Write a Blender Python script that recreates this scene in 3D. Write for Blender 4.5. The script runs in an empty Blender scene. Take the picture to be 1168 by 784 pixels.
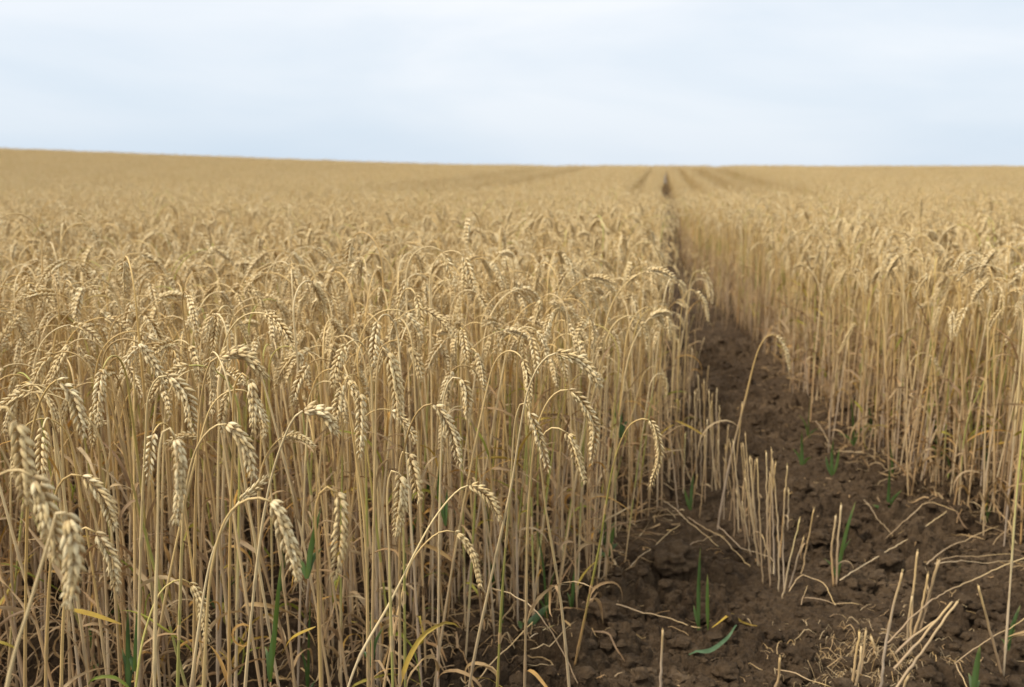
import bpy, math, random
import numpy as np
from mathutils import Vector, noise as mnoise

RNG = random.Random(11)
NPR = np.random.default_rng(5)
scene = bpy.context.scene
COL = scene.collection
rad = math.radians

# ------------------------------------------------------------------ camera
CAM_H = 1.0
FPX = 1168 * 35 / 36.0
PITCH = math.atan((392 - 197) / FPX)
cam_d = bpy.data.cameras.new('camera')
cam = bpy.data.objects.new('camera', cam_d)
COL.objects.link(cam)
scene.camera = cam
cam.location = (0, 0, CAM_H)
cam.rotation_euler = (math.pi / 2 - PITCH, 0, 0)
cam_d.lens = 35
cam_d.sensor_width = 36
cam_d.clip_start = 0.05
cam_d.clip_end = 3000
cam_d.dof.use_dof = True
cam_d.dof.focus_distance = 1.4
cam_d.dof.aperture_fstop = 6.3
CP, SP = math.cos(PITCH), math.sin(PITCH)


def ray(px, py):
    a, b = (px - 584) / FPX, -(py - 392) / FPX
    return np.array([a, CP + b * SP, -SP + b * CP])


def at_y(px, py, Y):
    d = ray(px, py)
    t = Y / d[1]
    return np.array([0, 0, CAM_H]) + d * t


def at_ground(px, py, z=0.0):
    d = ray(px, py)
    t = (z - CAM_H) / d[2]
    return np.array([0, 0, CAM_H]) + d * t


# ------------------------------------------------------------------ terrain
def hsh(i, j, k):
    v = np.sin(i * 127.1 + j * 311.7 + k * 74.7) * 43758.5453
    return v - np.floor(v)


def vnoise(x, y, s, seed):
    x = np.asarray(x, float) / s
    y = np.asarray(y, float) / s
    i, j = np.floor(x), np.floor(y)
    fx, fy = x - i, y - j
    fx = fx * fx * (3 - 2 * fx)
    fy = fy * fy * (3 - 2 * fy)
    a = hsh(i, j, seed) * (1 - fx) + hsh(i + 1, j, seed) * fx
    b = hsh(i, j + 1, seed) * (1 - fx) + hsh(i + 1, j + 1, seed) * fx
    return (a * (1 - fy) + b * fy) * 2 - 1


def lumps(x, y, c, seed, keep):
    """rounded crumbs of soil: each cell may carry one lump of its own height"""
    x = np.asarray(x, float) / c
    y = np.asarray(y, float) / c
    i0, j0 = np.floor(x), np.floor(y)
    out = np.zeros_like(x)
    for di in (-1, 0, 1):
        for dj in (-1, 0, 1):
            i, j = i0 + di, j0 + dj
            px = i + 0.15 + 0.7 * hsh(i, j, seed)
            py = j + 0.15 + 0.7 * hsh(i, j, seed + 1)
            an = hsh(i, j, seed + 4) * 6.28
            dx, dy = x - px, y - py
            ex = dx * np.cos(an) + dy * np.sin(an)
            ey = (-dx * np.sin(an) + dy * np.cos(an)) * 1.45
            r = 0.35 + 0.35 * hsh(i, j, seed + 2)
            h = np.where(hsh(i, j, seed + 3) < keep, r, 0.0)
            q = np.clip(1 - (.45 * (ex * ex + ey * ey) + .7 * np.maximum(ex * ex, ey * ey)) / (r * r), 0, 1)
            out = np.maximum(out, h * q ** 0.32)
    return out * c


def sstep(t):
    t = np.clip(t, 0, 1)
    return t * t * (3 - 2 * t)


def macro(x, y):
    x = np.asarray(x, float)
    y = np.asarray(y, float)
    xx = np.clip(x, -70, 70)
    A = 0.49 + 0.037 * 2.0 * np.log1p(np.exp((-xx - 1.5) / 2.0))
    z = A * sstep((y - 11) / 36.0)
    far = np.clip(y - 47, 0, None)
    return z - 0.0006 * np.minimum(far, 100) ** 2 - np.clip(far - 100, 0, None) * 0.1


def ground_z(x, y):
    x = np.asarray(x, float)
    y = np.asarray(y, float)
    wx = x + 0.013 * vnoise(x, y, 0.05, 31) + 0.009 * vnoise(x, y, 0.022, 33)
    wy = y + 0.013 * vnoise(x, y, 0.05, 32) + 0.009 * vnoise(x, y, 0.022, 34)
    fade = sstep((9 - y) / 3) * sstep((y + 1) / 1.0) * sstep((4.5 - np.abs(x)) / 1.5)
    rough = 0.6 + 0.6 * vnoise(x, y, 0.33, 9)
    m = 0.022 * vnoise(x, y, 0.55, 1) + 0.012 * vnoise(x, y, 0.2, 2) + 0.006 * vnoise(wx, wy, 0.07, 3)
    rk = np.clip(rough + .1, 0.22, 1)
    c = 0.6 * lumps(wx, wy, 0.13, 11, 0.3) * rk \
        + 0.8 * lumps(wx, wy, 0.062, 21, 0.42) * rk * np.clip(1.2 * rough, .2, 1) \
        + 0.95 * lumps(wx, wy, 0.034, 41, 0.75) * rk + 0.8 * lumps(wx, wy, 0.018, 51, 0.7) * np.clip(rk + .2, 0, 1)
    pits = -0.035 * np.clip(vnoise(wx, wy, 0.09, 61) - 0.35, 0, 1) / 0.65
    return macro(x, y) + fade * (m + 1.1 * c + 1.2 * pits + .004 * vnoise(x, y, .013, 71) + .003 * vnoise(wx, wy, .008, 73) - 0.026)


def gz(x, y):
    return float(ground_z(np.array([x]), np.array([y]))[0])


def track_x(y):
    return 0.07 + 0.1507 * np.asarray(y, float)


# edges of the crop along the bare strip (x at y)
LE_Y = [2.0, 2.2, 2.5, 3.2, 4.3, 5.4, 6.5, 8.0]
LE_X = [0.0, 0.14, 0.28, 0.50, 0.64, 0.79, 0.95, float(track_x(8)) - 0.10]
RE_Y = [2.4, 2.85, 3.4, 3.8, 5.0, 7.0, 9.0, 12.0]
RE_X = [1.37, 1.31, 1.25, 1.23, 1.37, 1.50, 1.64, float(track_x(12)) + 0.14]


def left_edge(y):
    return np.interp(y, LE_Y, LE_X) if y < 8 else float(track_x(y)) - 0.10


def right_edge(y):
    return np.interp(y, RE_Y, RE_X) if y < 12 else float(track_x(y)) + 0.14


def front_y(x):
    return float(np.interp(x, [-3.0, -1.2, -0.75, -0.3, 0.08], [1.2, 1.25, 1.33, 1.55, 2.1]))


# ------------------------------------------------------------------ materials
def new_mat(name):
    m = bpy.data.materials.new(name)
    m.use_nodes = True
    nt = m.node_tree
    nt.nodes.clear()
    out = nt.nodes.new('ShaderNodeOutputMaterial')
    return m, nt, out


class NB:
    def __init__(s, nt):
        s.nt = nt

    def n(s, typ, **kw):
        nd = s.nt.nodes.new(typ)
        for k, v in kw.items():
            if k.startswith('i_'):
                key = k[2:]
                key = int(key) if key.isdigit() else key
                nd.inputs[key].default_value = v
            else:
                setattr(nd, k, v)
        return nd

    def l(s, a, b):
        s.nt.links.new(a, b)

    def math(s, op, a, b=None, c=None, clamp=False):
        nd = s.n('ShaderNodeMath', operation=op, use_clamp=clamp)
        for k, v in enumerate((a, b, c)):
            if v is None:
                continue
            if isinstance(v, (int, float)):
                nd.inputs[k].default_value = v
            else:
                s.l(v, nd.inputs[k])
        return nd.outputs[0]

    def mix(s, f, a, b, mode='MIX'):
        nd = s.n('ShaderNodeMix', data_type='RGBA', blend_type=mode)
        for sock, v in ((nd.inputs[0], f), (nd.inputs[6], a), (nd.inputs[7], b)):
            if isinstance(v, (int, float)):
                sock.default_value = v
            elif isinstance(v, tuple):
                sock.default_value = (*v, 1)
            else:
                s.l(v, sock)
        return nd.outputs[2]

    def ramp(s, fac, stops, interp='LINEAR'):
        nd = s.n('ShaderNodeValToRGB')
        cr = nd.color_ramp
        cr.interpolation = interp
        while len(cr.elements) < len(stops):
            cr.elements.new(0.5)
        for e, (p, c) in zip(cr.elements, stops):
            e.position = p
            e.color = (*c, 1) if isinstance(c, tuple) else (c, c, c, 1)
        s.l(fac, nd.inputs[0])
        return nd.outputs[0]

    def remap(s, v, a, b, c=0.0, d=1.0):
        nd = s.n('ShaderNodeMapRange', clamp=True)
        s.l(v, nd.inputs[0])
        for k, x in zip((1, 2, 3, 4), (a, b, c, d)):
            nd.inputs[k].default_value = x
        return nd.outputs[0]


def data_rgb(b):
    at = b.n('ShaderNodeAttribute', attribute_name='data', attribute_type='GEOMETRY')
    sp = b.n('ShaderNodeSeparateColor')
    b.l(at.outputs['Color'], sp.inputs[0])
    oi = b.n('ShaderNodeObjectInfo')
    return sp.outputs[0], sp.outputs[1], sp.outputs[2], oi.outputs['Random']


def stretched_noise(b, sx, sz, scale=1.0, detail=3):
    tc = b.n('ShaderNodeTexCoord')
    mp = b.n('ShaderNodeMapping')
    mp.inputs['Scale'].default_value = (sx, sx, sz)
    b.l(tc.outputs['Object'], mp.inputs[0])
    nz = b.n('ShaderNodeTexNoise')
    nz.inputs['Scale'].default_value = scale
    nz.inputs['Detail'].default_value = detail
    b.l(mp.outputs[0], nz.inputs['Vector'])
    return nz.outputs['Fac']


def plant_shader(b, out, colour, trans=0.0, rough=0.6, bump=None, bstr=0.2):
    p = b.n('ShaderNodeBsdfPrincipled')
    p.inputs['Roughness'].default_value = rough
    p.inputs['Specular IOR Level'].default_value = 0.3
    b.l(colour, p.inputs['Base Color'])
    if bump is not None:
        bn = b.n('ShaderNodeBump')
        bn.inputs['Strength'].default_value = bstr
        bn.inputs['Distance'].default_value = 0.0008
        b.l(bump, bn.inputs['Height'])
        b.l(bn.outputs[0], p.inputs['Normal'])
    if trans > 0:
        t = b.n('ShaderNodeBsdfTranslucent')
        b.l(colour, t.inputs[0])
        ms = b.n('ShaderNodeMixShader')
        ms.inputs[0].default_value = trans
        b.l(p.outputs[0], ms.inputs[1])
        b.l(t.outputs[0], ms.inputs[2])
        b.l(ms.outputs[0], out.inputs[0])
    else:
        b.l(p.outputs[0], out.inputs[0])


def mat_stem():
    m, nt, out = new_mat('straw stem')
    b = NB(nt)
    u, g, fl, orand = data_rgb(b)
    r = b.math('FRACT', b.math('ADD', g, orand))
    up = b.ramp(r, [(0, (0.61, 0.40, 0.145)), (0.22, (0.70, 0.515, 0.24)), (0.4, (0.40, 0.25, 0.09)), (0.58, (0.63, 0.41, 0.145)),
                    (0.8, (0.71, 0.54, 0.285)), (0.93, (0.53, 0.33, 0.115)), (1, (0.42, 0.40, 0.09))])
    lo = b.ramp(b.math('FRACT', b.math('MULTIPLY', r, 3.7)),
                [(0, (0.60, 0.40, 0.19)), (0.3, (0.33, 0.21, 0.11)), (0.55, (0.63, 0.455, 0.25)), (0.8, (0.42, 0.31, 0.21)), (1, (0.54, 0.31, 0.11))])
    nz = stretched_noise(b, 300, 14, 1.0, 3)
    uu = b.math('ADD', u, b.math('MULTIPLY', b.math('SUBTRACT', nz, 0.5), 0.5))
    c = b.mix(b.remap(uu, 0.25, 0.62), lo, up)
    c = b.mix(b.remap(nz, 0.56, 0.75, 0, 0.5), c, (0.30, 0.19, 0.09))
    # green lengths on some stems
    gsel = b.math('GREATER_THAN', b.math('FRACT', b.math('MULTIPLY', r, 7.3)), 0.87)
    gsel = b.math('MULTIPLY', gsel, b.math('LESS_THAN', fl, 0.02))
    gz_ = b.math('MULTIPLY', gsel, b.math('MULTIPLY', b.remap(uu, 0.12, 0.3), b.remap(uu, 0.75, 0.55)))
    c = b.mix(b.math('MULTIPLY', gz_, 0.7), c, (0.24, 0.27, 0.04))
    # fl = 1 : weathered grey straw; node rings darker via fl=0.5
    c = b.mix(b.math('MULTIPLY', fl, 0.8), c, (0.30, 0.21, 0.125))
    plant_shader(b, out, c, 0.0, 0.5, nz, 0.25)
    return m


def mat_ear():
    m, nt, out = new_mat('ripe ear')
    b = NB(nt)
    u, g, fl, orand = data_rgb(b)
    r = b.math('FRACT', b.math('ADD', b.math('MULTIPLY', g, 0.55), orand))
    c = b.ramp(r, [(0, (0.76, 0.58, 0.29)), (0.3, (0.63, 0.44, 0.19)), (0.6, (0.81, 0.65, 0.365)), (0.82, (0.52, 0.36, 0.16)), (1, (0.71, 0.53, 0.25))])
    # u runs along each husk: seat darkened by gap shade put into the colour, pale back, brown tip
    c = b.mix(b.remap(u, 0.0, 0.35, 0.6, 0), c, (0.30, 0.18, 0.07))
    c = b.mix(b.remap(u, 0.78, 1.0, 0, 0.6), c, (0.42, 0.26, 0.10))
    nz = stretched_noise(b, 260, 260, 1.0, 4)
    c = b.mix(b.remap(nz, 0.54, 0.7, 0, 0.6), c, (0.24, 0.145, 0.07))
    plant_shader(b, out, c, 0.06, 0.58, nz, 0.5)
    return m


def mat_leaf():
    m, nt, out = new_mat('dry leaf')
    b = NB(nt)
    u, g, fl, orand = data_rgb(b)
    r = b.math('FRACT', b.math('ADD', g, b.math('MULTIPLY', orand, b.math('LESS_THAN', fl, .5))))
    c = b.ramp(r, [(0, (0.46, 0.30, 0.135)), (0.2, (0.34, 0.19, 0.075)), (0.4, (0.55, 0.39, 0.20)), (0.6, (0.26, 0.155, 0.075)),
                   (0.8, (0.43, 0.28, 0.12)), (0.89, (0.52, 0.27, 0.055)), (0.95, (0.42, 0.32, 0.05)), (1, (0.20, 0.24, 0.03))])
    nz = stretched_noise(b, 60, 30, 1.0, 4)
    c = b.mix(b.remap(nz, 0.52, 0.75, 0, 0.65), c, (0.23, 0.13, 0.06))
    plant_shader(b, out, c, 0.25, 0.6, nz, 0.3)
    return m


def mat_green():
    m, nt, out = new_mat('green blade')
    b = NB(nt)
    u, g, fl, orand = data_rgb(b)
    c = b.ramp(b.math('FRACT', b.math('ADD', g, orand)), [(0, (0.036, 0.060, 0.010)), (0.4, (0.060, 0.092, 0.012)), (0.7, (0.095, 0.135, 0.018)), (1, (0.04, 0.066, 0.018))])
    nz = stretched_noise(b, 120, 12, 1.0, 3)
    c = b.mix(b.remap(nz, 0.4, 0.7), c, (0.075, 0.125, 0.03))
    c = b.mix(b.remap(u, 0.8, 1.0, 0, 0.6), c, (0.30, 0.25, 0.08))
    plant_shader(b, out, c, 0.3, 0.42, nz, 0.2)
    return m


def mat_flat_leaf(name, a, bcol):
    m, nt, out = new_mat(name)
    b = NB(nt)
    nz = stretched_noise(b, 60, 60, 1.0, 4)
    c = b.mix(b.remap(nz, 0.35, 0.7), a, bcol)
    plant_shader(b, out, c, 0.2, 0.55, nz, 0.3)
    return m


def mat_soil(name='soil'):
    m, nt, out = new_mat(name)
    b = NB(nt)
    tc = b.n('ShaderNodeTexCoord')

    def nz(scale, detail, rough=0.6):
        n = b.n('ShaderNodeTexNoise')
        n.inputs['Scale'].default_value = scale
        n.inputs['Detail'].default_value = detail
        n.inputs['Roughness'].default_value = rough
        b.l(tc.outputs['Object'], n.inputs['Vector'])
        return n.outputs['Fac']
    n1, n2, n3 = nz(3.0, 5), nz(34, 8, 0.75), nz(190, 6, 0.8)
    c = b.ramp(n1, [(0.36, (0.078, 0.047, 0.023)), (0.55, (0.120, 0.074, 0.037)), (0.66, (0.168, 0.108, 0.058))])
    c = b.mix(b.remap(n2, 0.42, 0.62, 0, 0.65), c, (0.034, 0.020, 0.010))
    c = b.mix(b.remap(n3, 0.56, 0.68, 0, 0.6), c, (0.20, 0.142, 0.095))
    c = b.mix(b.remap(n3, 0.44, 0.34, 0, 0.6), c, (0.028, 0.017, 0.010))
    p = b.n('ShaderNodeBsdfPrincipled')
    p.inputs['Roughness'].default_value = 0.95
    p.inputs['Specular IOR Level'].default_value = 0.15
    b.l(c, p.inputs['Base Color'])
    h = b.math('ADD', b.math('MULTIPLY', n2, 1.0), b.math('MULTIPLY', n3, 0.45))
    bn = b.n('ShaderNodeBump')
    bn.inputs['Strength'].default_value = 1.0
    bn.inputs['Distance'].default_value = 0.016
    b.l(h, bn.inputs['Height'])
    b.l(bn.outputs[0], p.inputs['Normal'])
    b.l(p.outputs[0], out.inputs[0])
    return m


M_STEM, M_EAR, M_LEAF, M_GREEN, M_SOIL = mat_stem(), mat_ear(), mat_leaf(), mat_green(), mat_soil()
M_YEL = mat_flat_leaf('yellowed leaf', (0.42, 0.27, 0.03), (0.30, 0.17, 0.03))
M_PALE = mat_flat_leaf('pale green leaf', (0.065, 0.11, 0.04), (0.10, 0.15, 0.065))


# ------------------------------------------------------------------ mesh helpers
class Geo:
    """collects vertices, faces and per-vertex data, then links ONE mesh object"""

    def __init__(s):
        s.v, s.f, s.d, s.m, s.n = [], [], [], [], 0

    def add(s, V, F, D, mi=0):
        s.v.append(np.asarray(V, float))
        s.d.append(np.asarray(D, float))
        F = np.asarray(F, int) + s.n
        s.f.append(F)
        s.m.append(np.full(len(F), mi, int))
        s.n += len(V)

    def merge(s, o, mi, off=(0, 0, 0)):
        for V, F, D in zip(o.v, o.f, o.d):
            pass
        V = np.concatenate(o.v) + np.asarray(off)
        k = s.n
        s.v.append(V)
        s.d.append(np.concatenate(o.d))
        for F in o.f:
            s.f.append(F + k)
            s.m.append(np.full(len(F), mi, int))
        s.n += len(V)

    def mesh(s, name, mats, smooth=True):
        V = np.concatenate(s.v)
        D = np.concatenate(s.d)
        me = bpy.data.meshes.new(name)
        tot = [F.shape[1] for F in s.f for _ in range(len(F))]
        idx = np.concatenate([F.ravel() for F in s.f])
        ls = np.concatenate([[0], np.cumsum(tot)[:-1]])
        me.vertices.add(len(V))
        me.vertices.foreach_set('co', V.astype(np.float32).ravel())
        me.loops.add(len(idx))
        me.loops.foreach_set('vertex_index', idx.astype(np.int32))
        me.polygons.add(len(tot))
        me.polygons.foreach_set('loop_start', ls.astype(np.int32))
        me.polygons.foreach_set('loop_total', np.array(tot, np.int32))
        me.polygons.foreach_set('material_index', np.concatenate(s.m).astype(np.int32))
        me.polygons.foreach_set('use_smooth', np.full(len(tot), smooth))
        at = me.attributes.new('data', 'FLOAT_COLOR', 'POINT')
        at.data.foreach_set('color', np.hstack([D, np.ones((len(D), 1))]).astype(np.float32).ravel())
        for mm in mats:
            me.materials.append(mm)
        me.update(calc_edges=True)
        me.validate()
        return me


def link(name, me, parent=None, loc=(0, 0, 0)):
    o = bpy.data.objects.new(name, me)
    COL.objects.link(o)
    o.location = loc
    if parent is not None:
        o.parent = parent
    return o


def tag(o, label=None, cat=None, group=None, kind=None):
    if label:
        o['label'] = label
    if cat:
        o['category'] = cat
    if group:
        o['group'] = group
    if kind:
        o['kind'] = kind
    return o


def norm(v):
    return v / (np.linalg.norm(v, axis=-1, keepdims=True) + 1e-12)


def frames(P):
    P = np.asarray(P, float)
    T = norm(np.gradient(P, axis=0))
    N = np.zeros_like(P)
    a = np.array([1.0, 0, 0]) if abs(T[0][0]) < 0.9 else np.array([0, 1.0, 0])
    n = a - T[0] * a.dot(T[0])
    n /= np.linalg.norm(n)
    N[0] = n
    for i in range(1, len(P)):
        n = N[i - 1] - T[i] * N[i - 1].dot(T[i])
        N[i] = n / (np.linalg.norm(n) + 1e-12)
    return T, N, np.cross(T, N)


def tube(geo, P, r, sides=6, u=None, rnd=0.5, fl=None, mi=0, cap=True):
    P = np.asarray(P, float)
    n = len(P)
    r = np.broadcast_to(np.asarray(r, float), (n,))
    T, N, B = frames(P)
    a = np.arange(sides) * 2 * math.pi / sides
    V = (P[:, None, :] + r[:, None, None] * (np.cos(a)[None, :, None] * N[:, None, :] + np.sin(a)[None, :, None] * B[:, None, :])).reshape(-1, 3)
    i = np.arange(n - 1)[:, None] * sides
    j = np.arange(sides)[None, :]
    j2 = (j + 1) % sides
    F = np.stack([i + j, i + j2, i + sides + j2, i + sides + j], -1).reshape(-1, 4)
    u = np.linspace(0, 1, n) if u is None else np.asarray(u)
    fl = np.zeros(n) if fl is None else np.broadcast_to(np.asarray(fl, float), (n,))
    D = np.repeat(np.stack([u, np.full(n, rnd), fl], -1), sides, 0)
    geo.add(V, F, D, mi)
    if cap:
        k = geo.n
        cen = np.array([P[0], P[-1]])
        tri = [[k, k - n * sides + (q + 1) % sides, k - n * sides + q] for q in range(sides)]
        tri += [[k + 1, k - sides + q, k - sides + (q + 1) % sides] for q in range(sides)]
        geo.add(cen, np.array(tri) - k, np.array([D[0], D[-1]]), mi)


def ribbon(geo, P, W, width, rnd, twist0=0.0, twist1=0.0, fold=0.25, mi=0, side=None, fl=0.0):
    """leaf blade: three vertices across, folded along the midrib"""
    P = np.asarray(P, float)
    n = len(P)
    T, N, B = frames(P)
    if side is not None:
        s = side - T * (T @ side)[:, None]
        N = norm(s)
        B = np.cross(T, N)
    tw = np.linspace(twist0, twist1, n)
    S = np.cos(tw)[:, None] * N + np.sin(tw)[:, None] * B
    U = -np.sin(tw)[:, None] * N + np.cos(tw)[:, None] * B
    w = (W * width)[:, None] * 0.5
    L, R_ = P + S * w + U * w * fold, P - S * w + U * w * fold
    V = np.stack([L, P, R_], 1).reshape(-1, 3)
    i = np.arange(n - 1)[:, None] * 3
    F = np.concatenate([np.stack([i + k, i + k + 1, i + k + 4, i + k + 3], -1).reshape(-1, 4) for k in (0, 1)])
    D = np.repeat(np.stack([np.linspace(0, 1, n), np.full(n, rnd), np.full(n, fl)], -1), 3, 0)
    geo.add(V, F, D, mi)


# husk template: pointed ovoid along +z, length 1
def husk_template(sides, prof):
    V, D = [[0, 0, 0]], [0]
    for z, r in prof:
        for k in range(sides):
            a = 2 * math.pi * k / sides
            V.append([math.cos(a) * r, math.sin(a) * r, z])
            D.append(z)
    V.append([0, 0, 1.0])
    D.append(1)
    n = len(prof)
    F = [[0, 0, 1 + (k + 1) % sides, 1 + k] for k in range(sides)]
    for i in range(n - 1):
        for k in range(sides):
            a, b_ = 1 + i * sides + k, 1 + i * sides + (k + 1) % sides
            F.append([a, b_, b_ + sides, a + sides])
    t = len(V) - 1
    base = 1 + (n - 1) * sides
    for k in range(sides):
        F.append([base + k, base + (k + 1) % sides, t, t])
    quads = [f for f in F if len(set(f)) == 4]
    tris = [sorted(set(f), key=f.index) for f in F if len(set(f)) == 3]
    return np.array(V), np.array(quads) if quads else None, np.array(tris), np.array(D)


HUSK = [husk_template(7, [(0.08, 0.55), (0.25, 0.9), (0.45, 1.0), (0.65, 0.8), (0.83, 0.42), (0.93, 0.16)]),
        husk_template(5, [(0.2, 0.85), (0.5, 1.0), (0.8, 0.45)]),
        husk_template(4, [(0.42, 1.0)])]


def build_ear(geo, P, rng, lod=0, mi=0, size=1.0):
    size *= (1.06, 1.06, 1.08)[lod] * rng.uniform(.93, 1.07)
    gap = rng.uniform(.9, 1.25)
    """P: dense spine from neck to tip; husks in two opposite rows, fanned three to a spikelet"""
    P = np.asarray(P, float)
    seg = np.linalg.norm(np.diff(P, axis=0), axis=1)
    s = np.concatenate([[0], np.cumsum(seg)])
    L = s[-1]
    T, N, B = frames(P)
    ph = rng.uniform(0, 6.28)
    tv, q, t, dz = HUSK[lod]
    step = (0.0043 if lod < 2 else 0.0078) * gap
    n = max(6, int(L / step))
    fan = (-1, 0, 1) if lod < 2 else (0,)
    mats, rn = [], []
    for k in range(n + 1):
        f = (k + 0.3) / (n + 0.6)
        i = min(len(P) - 2, int(np.searchsorted(s, f * L * 0.93) - 1)) if f > 0 else 0
        i = max(i, 0)
        w = (f * L * 0.93 - s[i]) / (seg[i] + 1e-9)
        p = P[i] * (1 - w) + P[i + 1] * w
        Tn, Nn, Bn = T[i], N[i], B[i]
        sgn = 1 if k % 2 else -1
        a = ph + f * 0.5
        S = (Nn * math.cos(a) + Bn * math.sin(a)) * sgn
        Q = np.cross(Tn, S)
        env = size * (0.72 + 0.36 * math.sin(math.pi * min(1, f * 1.05 + 0.12)) ** 0.8) * (1 if f < .9 else .85)
        for h in fan:
            ln = env * (0.0128 if h else 0.0110) * rng.uniform(0.85, 1.15)
            wd = env * (0.0022 if lod < 2 else 0.0052) * rng.uniform(.85, 1.1)
            open_ = (0.46 if h else 0.60) * rng.uniform(0.65, 1.35)
            if k == n:
                open_ = 0.05
            d = Tn * math.cos(open_) + S * math.sin(open_) + Q * h * 0.34 * rng.uniform(0.4, 1.4)
            d = d / np.linalg.norm(d)
            b0 = p + S * 0.0012 * env + Q * h * 0.0017 * env
            x = S - d * S.dot(d)
            x /= np.linalg.norm(x)
            y = np.cross(d, x)
            mats.append(np.array([b0, x * wd * 0.85, y * wd, d * ln]))
            rn.append(rng.random())
    mats = np.array(mats)
    V = mats[:, None, 0] + tv[None, :, 0, None] * mats[:, None, 1] + tv[None, :, 1, None] * mats[:, None, 2] + tv[None, :, 2, None] * mats[:, None, 3]
    nv = len(tv)
    off = np.arange(len(mats))[:, None, None] * nv
    D = np.stack([np.tile(dz, len(mats)), np.repeat(rn, nv), np.zeros(len(mats) * nv)], -1)
    V = V.reshape(-1, 3)
    k0 = geo.n
    geo.add(V, (t[None] + off).reshape(-1, 3), D, mi)
    if q is not None and len(q):
        F = (q[None] + off).reshape(-1, 4) + k0
        geo.f.append(F)
        geo.m.append(np.full(len(F), mi, int))
    if lod == 0:   # short awn points near the tip
        for _ in range(22):
            i = int(len(P) * rng.uniform(0.25, 0.97))
            a = rng.uniform(0, 6.28)
            S = N[i] * math.cos(a) + B[i] * math.sin(a)
            d = norm(T[i] + S * 0.35)
            p0 = P[i] + S * 0.003 + d * 0.006
            tube(geo, [p0, p0 + d * rng.uniform(.006, .013)], [0.00035, 0.0001], 3, u=[.5, .9], rnd=rng.random(), mi=mi, cap=False)


def resample(P, ds):
    P = np.asarray(P, float)
    s = np.concatenate([[0], np.cumsum(np.linalg.norm(np.diff(P, axis=0), axis=1))])
    n = max(3, int(round(s[-1] / ds)) + 1)
    q = np.linspace(0, s[-1], n)
    return np.stack([np.interp(q, s, P[:, k]) for k in range(3)], -1)


def catmull(C, per=14):
    C = np.asarray(C, float)
    E = np.vstack([2 * C[0] - C[1], C, 2 * C[-1] - C[-2]])
    out = []
    for i in range(1, len(E) - 2):
        p0, p1, p2, p3 = E[i - 1:i + 3]
        d1 = max(np.linalg.norm(p1 - p0), 1e-6) ** .5
        d2 = max(np.linalg.norm(p2 - p1), 1e-6) ** .5
        d3 = max(np.linalg.norm(p3 - p2), 1e-6) ** .5
        m1 = (p2 - p1) + d2 * ((p1 - p0) / d1 - (p2 - p0) / (d1 + d2))
        m2 = (p2 - p1) + d2 * ((p3 - p2) / d3 - (p3 - p1) / (d2 + d3))
        t = np.linspace(0, 1, per, endpoint=False)[:, None]
        out.append((2 * t ** 3 - 3 * t ** 2 + 1) * p1 + (t ** 3 - 2 * t ** 2 + t) * m1 + (-2 * t ** 3 + 3 * t ** 2) * p2 + (t ** 3 - t ** 2) * m2)
    return np.vstack(out + [E[-2:-1]])


def stem_geo(P, rng, sides=6, r0=0.0023, r1=0.00125, mi=0, geo=None, rnd=None, grey=0.0):
    """hollow straw with joints and leaf sheaths; u follows height above the soil"""
    geo = geo or Geo()
    P = np.asarray(P, float)
    n = len(P)
    f = np.linspace(0, 1, n)
    r = r0 + (r1 - r0) * f ** 1.3
    fl = np.full(n, grey)
    for nd in (0.12 + rng.uniform(-.03, .03), 0.34 + rng.uniform(-.04, .04), 0.6 + rng.uniform(-.05, .05)):
        i = int(nd * n)
        r[max(i, 0):min(n, i + max(1, int(.16 * n)))] *= 1.22           # sheath above the joint
        if 0 < i < n:
            r[i] *= 1.3
            fl[i] = min(1, fl[i] + .6)
    u = np.clip((P[:, 2] - P[0, 2]) / 0.75, 0, 1)
    u = np.maximum.accumulate(u)
    tube(geo, P, r, sides, u=u, rnd=rng.random() if rnd is None else rnd, fl=fl, mi=mi)
    return geo


def leaf_geo(p, az, rng, kind='dry', n=11, geo=None, mi=0, length=None, width=None):
    geo = geo or Geo()
    if kind == 'dry':
        L = length or rng.uniform(0.09, 0.20)
        th0, th1 = rng.uniform(.2, 1.0), rng.uniform(1.3, 3.6)
        wd = width or rng.uniform(.005, .0105)
        tw = rng.uniform(-4.5, 4.5)
        pw = rng.uniform(.4, 2.2)
    elif kind == 'curl':
        L = length or rng.uniform(0.08, 0.16)
        th0, th1 = rng.uniform(.5, 1.2), rng.uniform(3.5, 6.0)
        wd = width or rng.uniform(.004, .009)
        tw = rng.uniform(-4, 4)
        pw = 1.0
    else:   # stiff blade
        L = length or rng.uniform(0.10, 0.2)
        th0, th1 = rng.uniform(.15, .45), rng.uniform(.7, 1.9)
        wd = width or rng.uniform(.005, .009)
        tw = rng.uniform(-.9, .9)
        pw = 1.4
    f = np.linspace(0, 1, n)
    th = th0 + (th1 - th0) * f ** pw
    aw = az + np.cumsum(np.array([rng.uniform(-.32, .32) for _ in range(n)]))
    d = np.stack([np.sin(th) * np.cos(aw), np.sin(th) * np.sin(aw), np.cos(th)], -1)
    P = np.asarray(p) + np.vstack([[0, 0, 0], np.cumsum(d[:-1], 0)]) * (L / (n - 1))
    P[:, 2] = np.maximum(P[:, 2], 0.006 + 0.01 * rng.random())
    W = np.minimum(1, .45 + 4 * f) * (1 - f) ** .55
    W[-1] = 0.04
    side = np.array([-math.sin(az), math.cos(az), 0.0])
    ribbon(geo, P, W, wd, rng.random(), 0, tw, rng.uniform(.15, .9), mi, side)
    return geo


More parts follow.
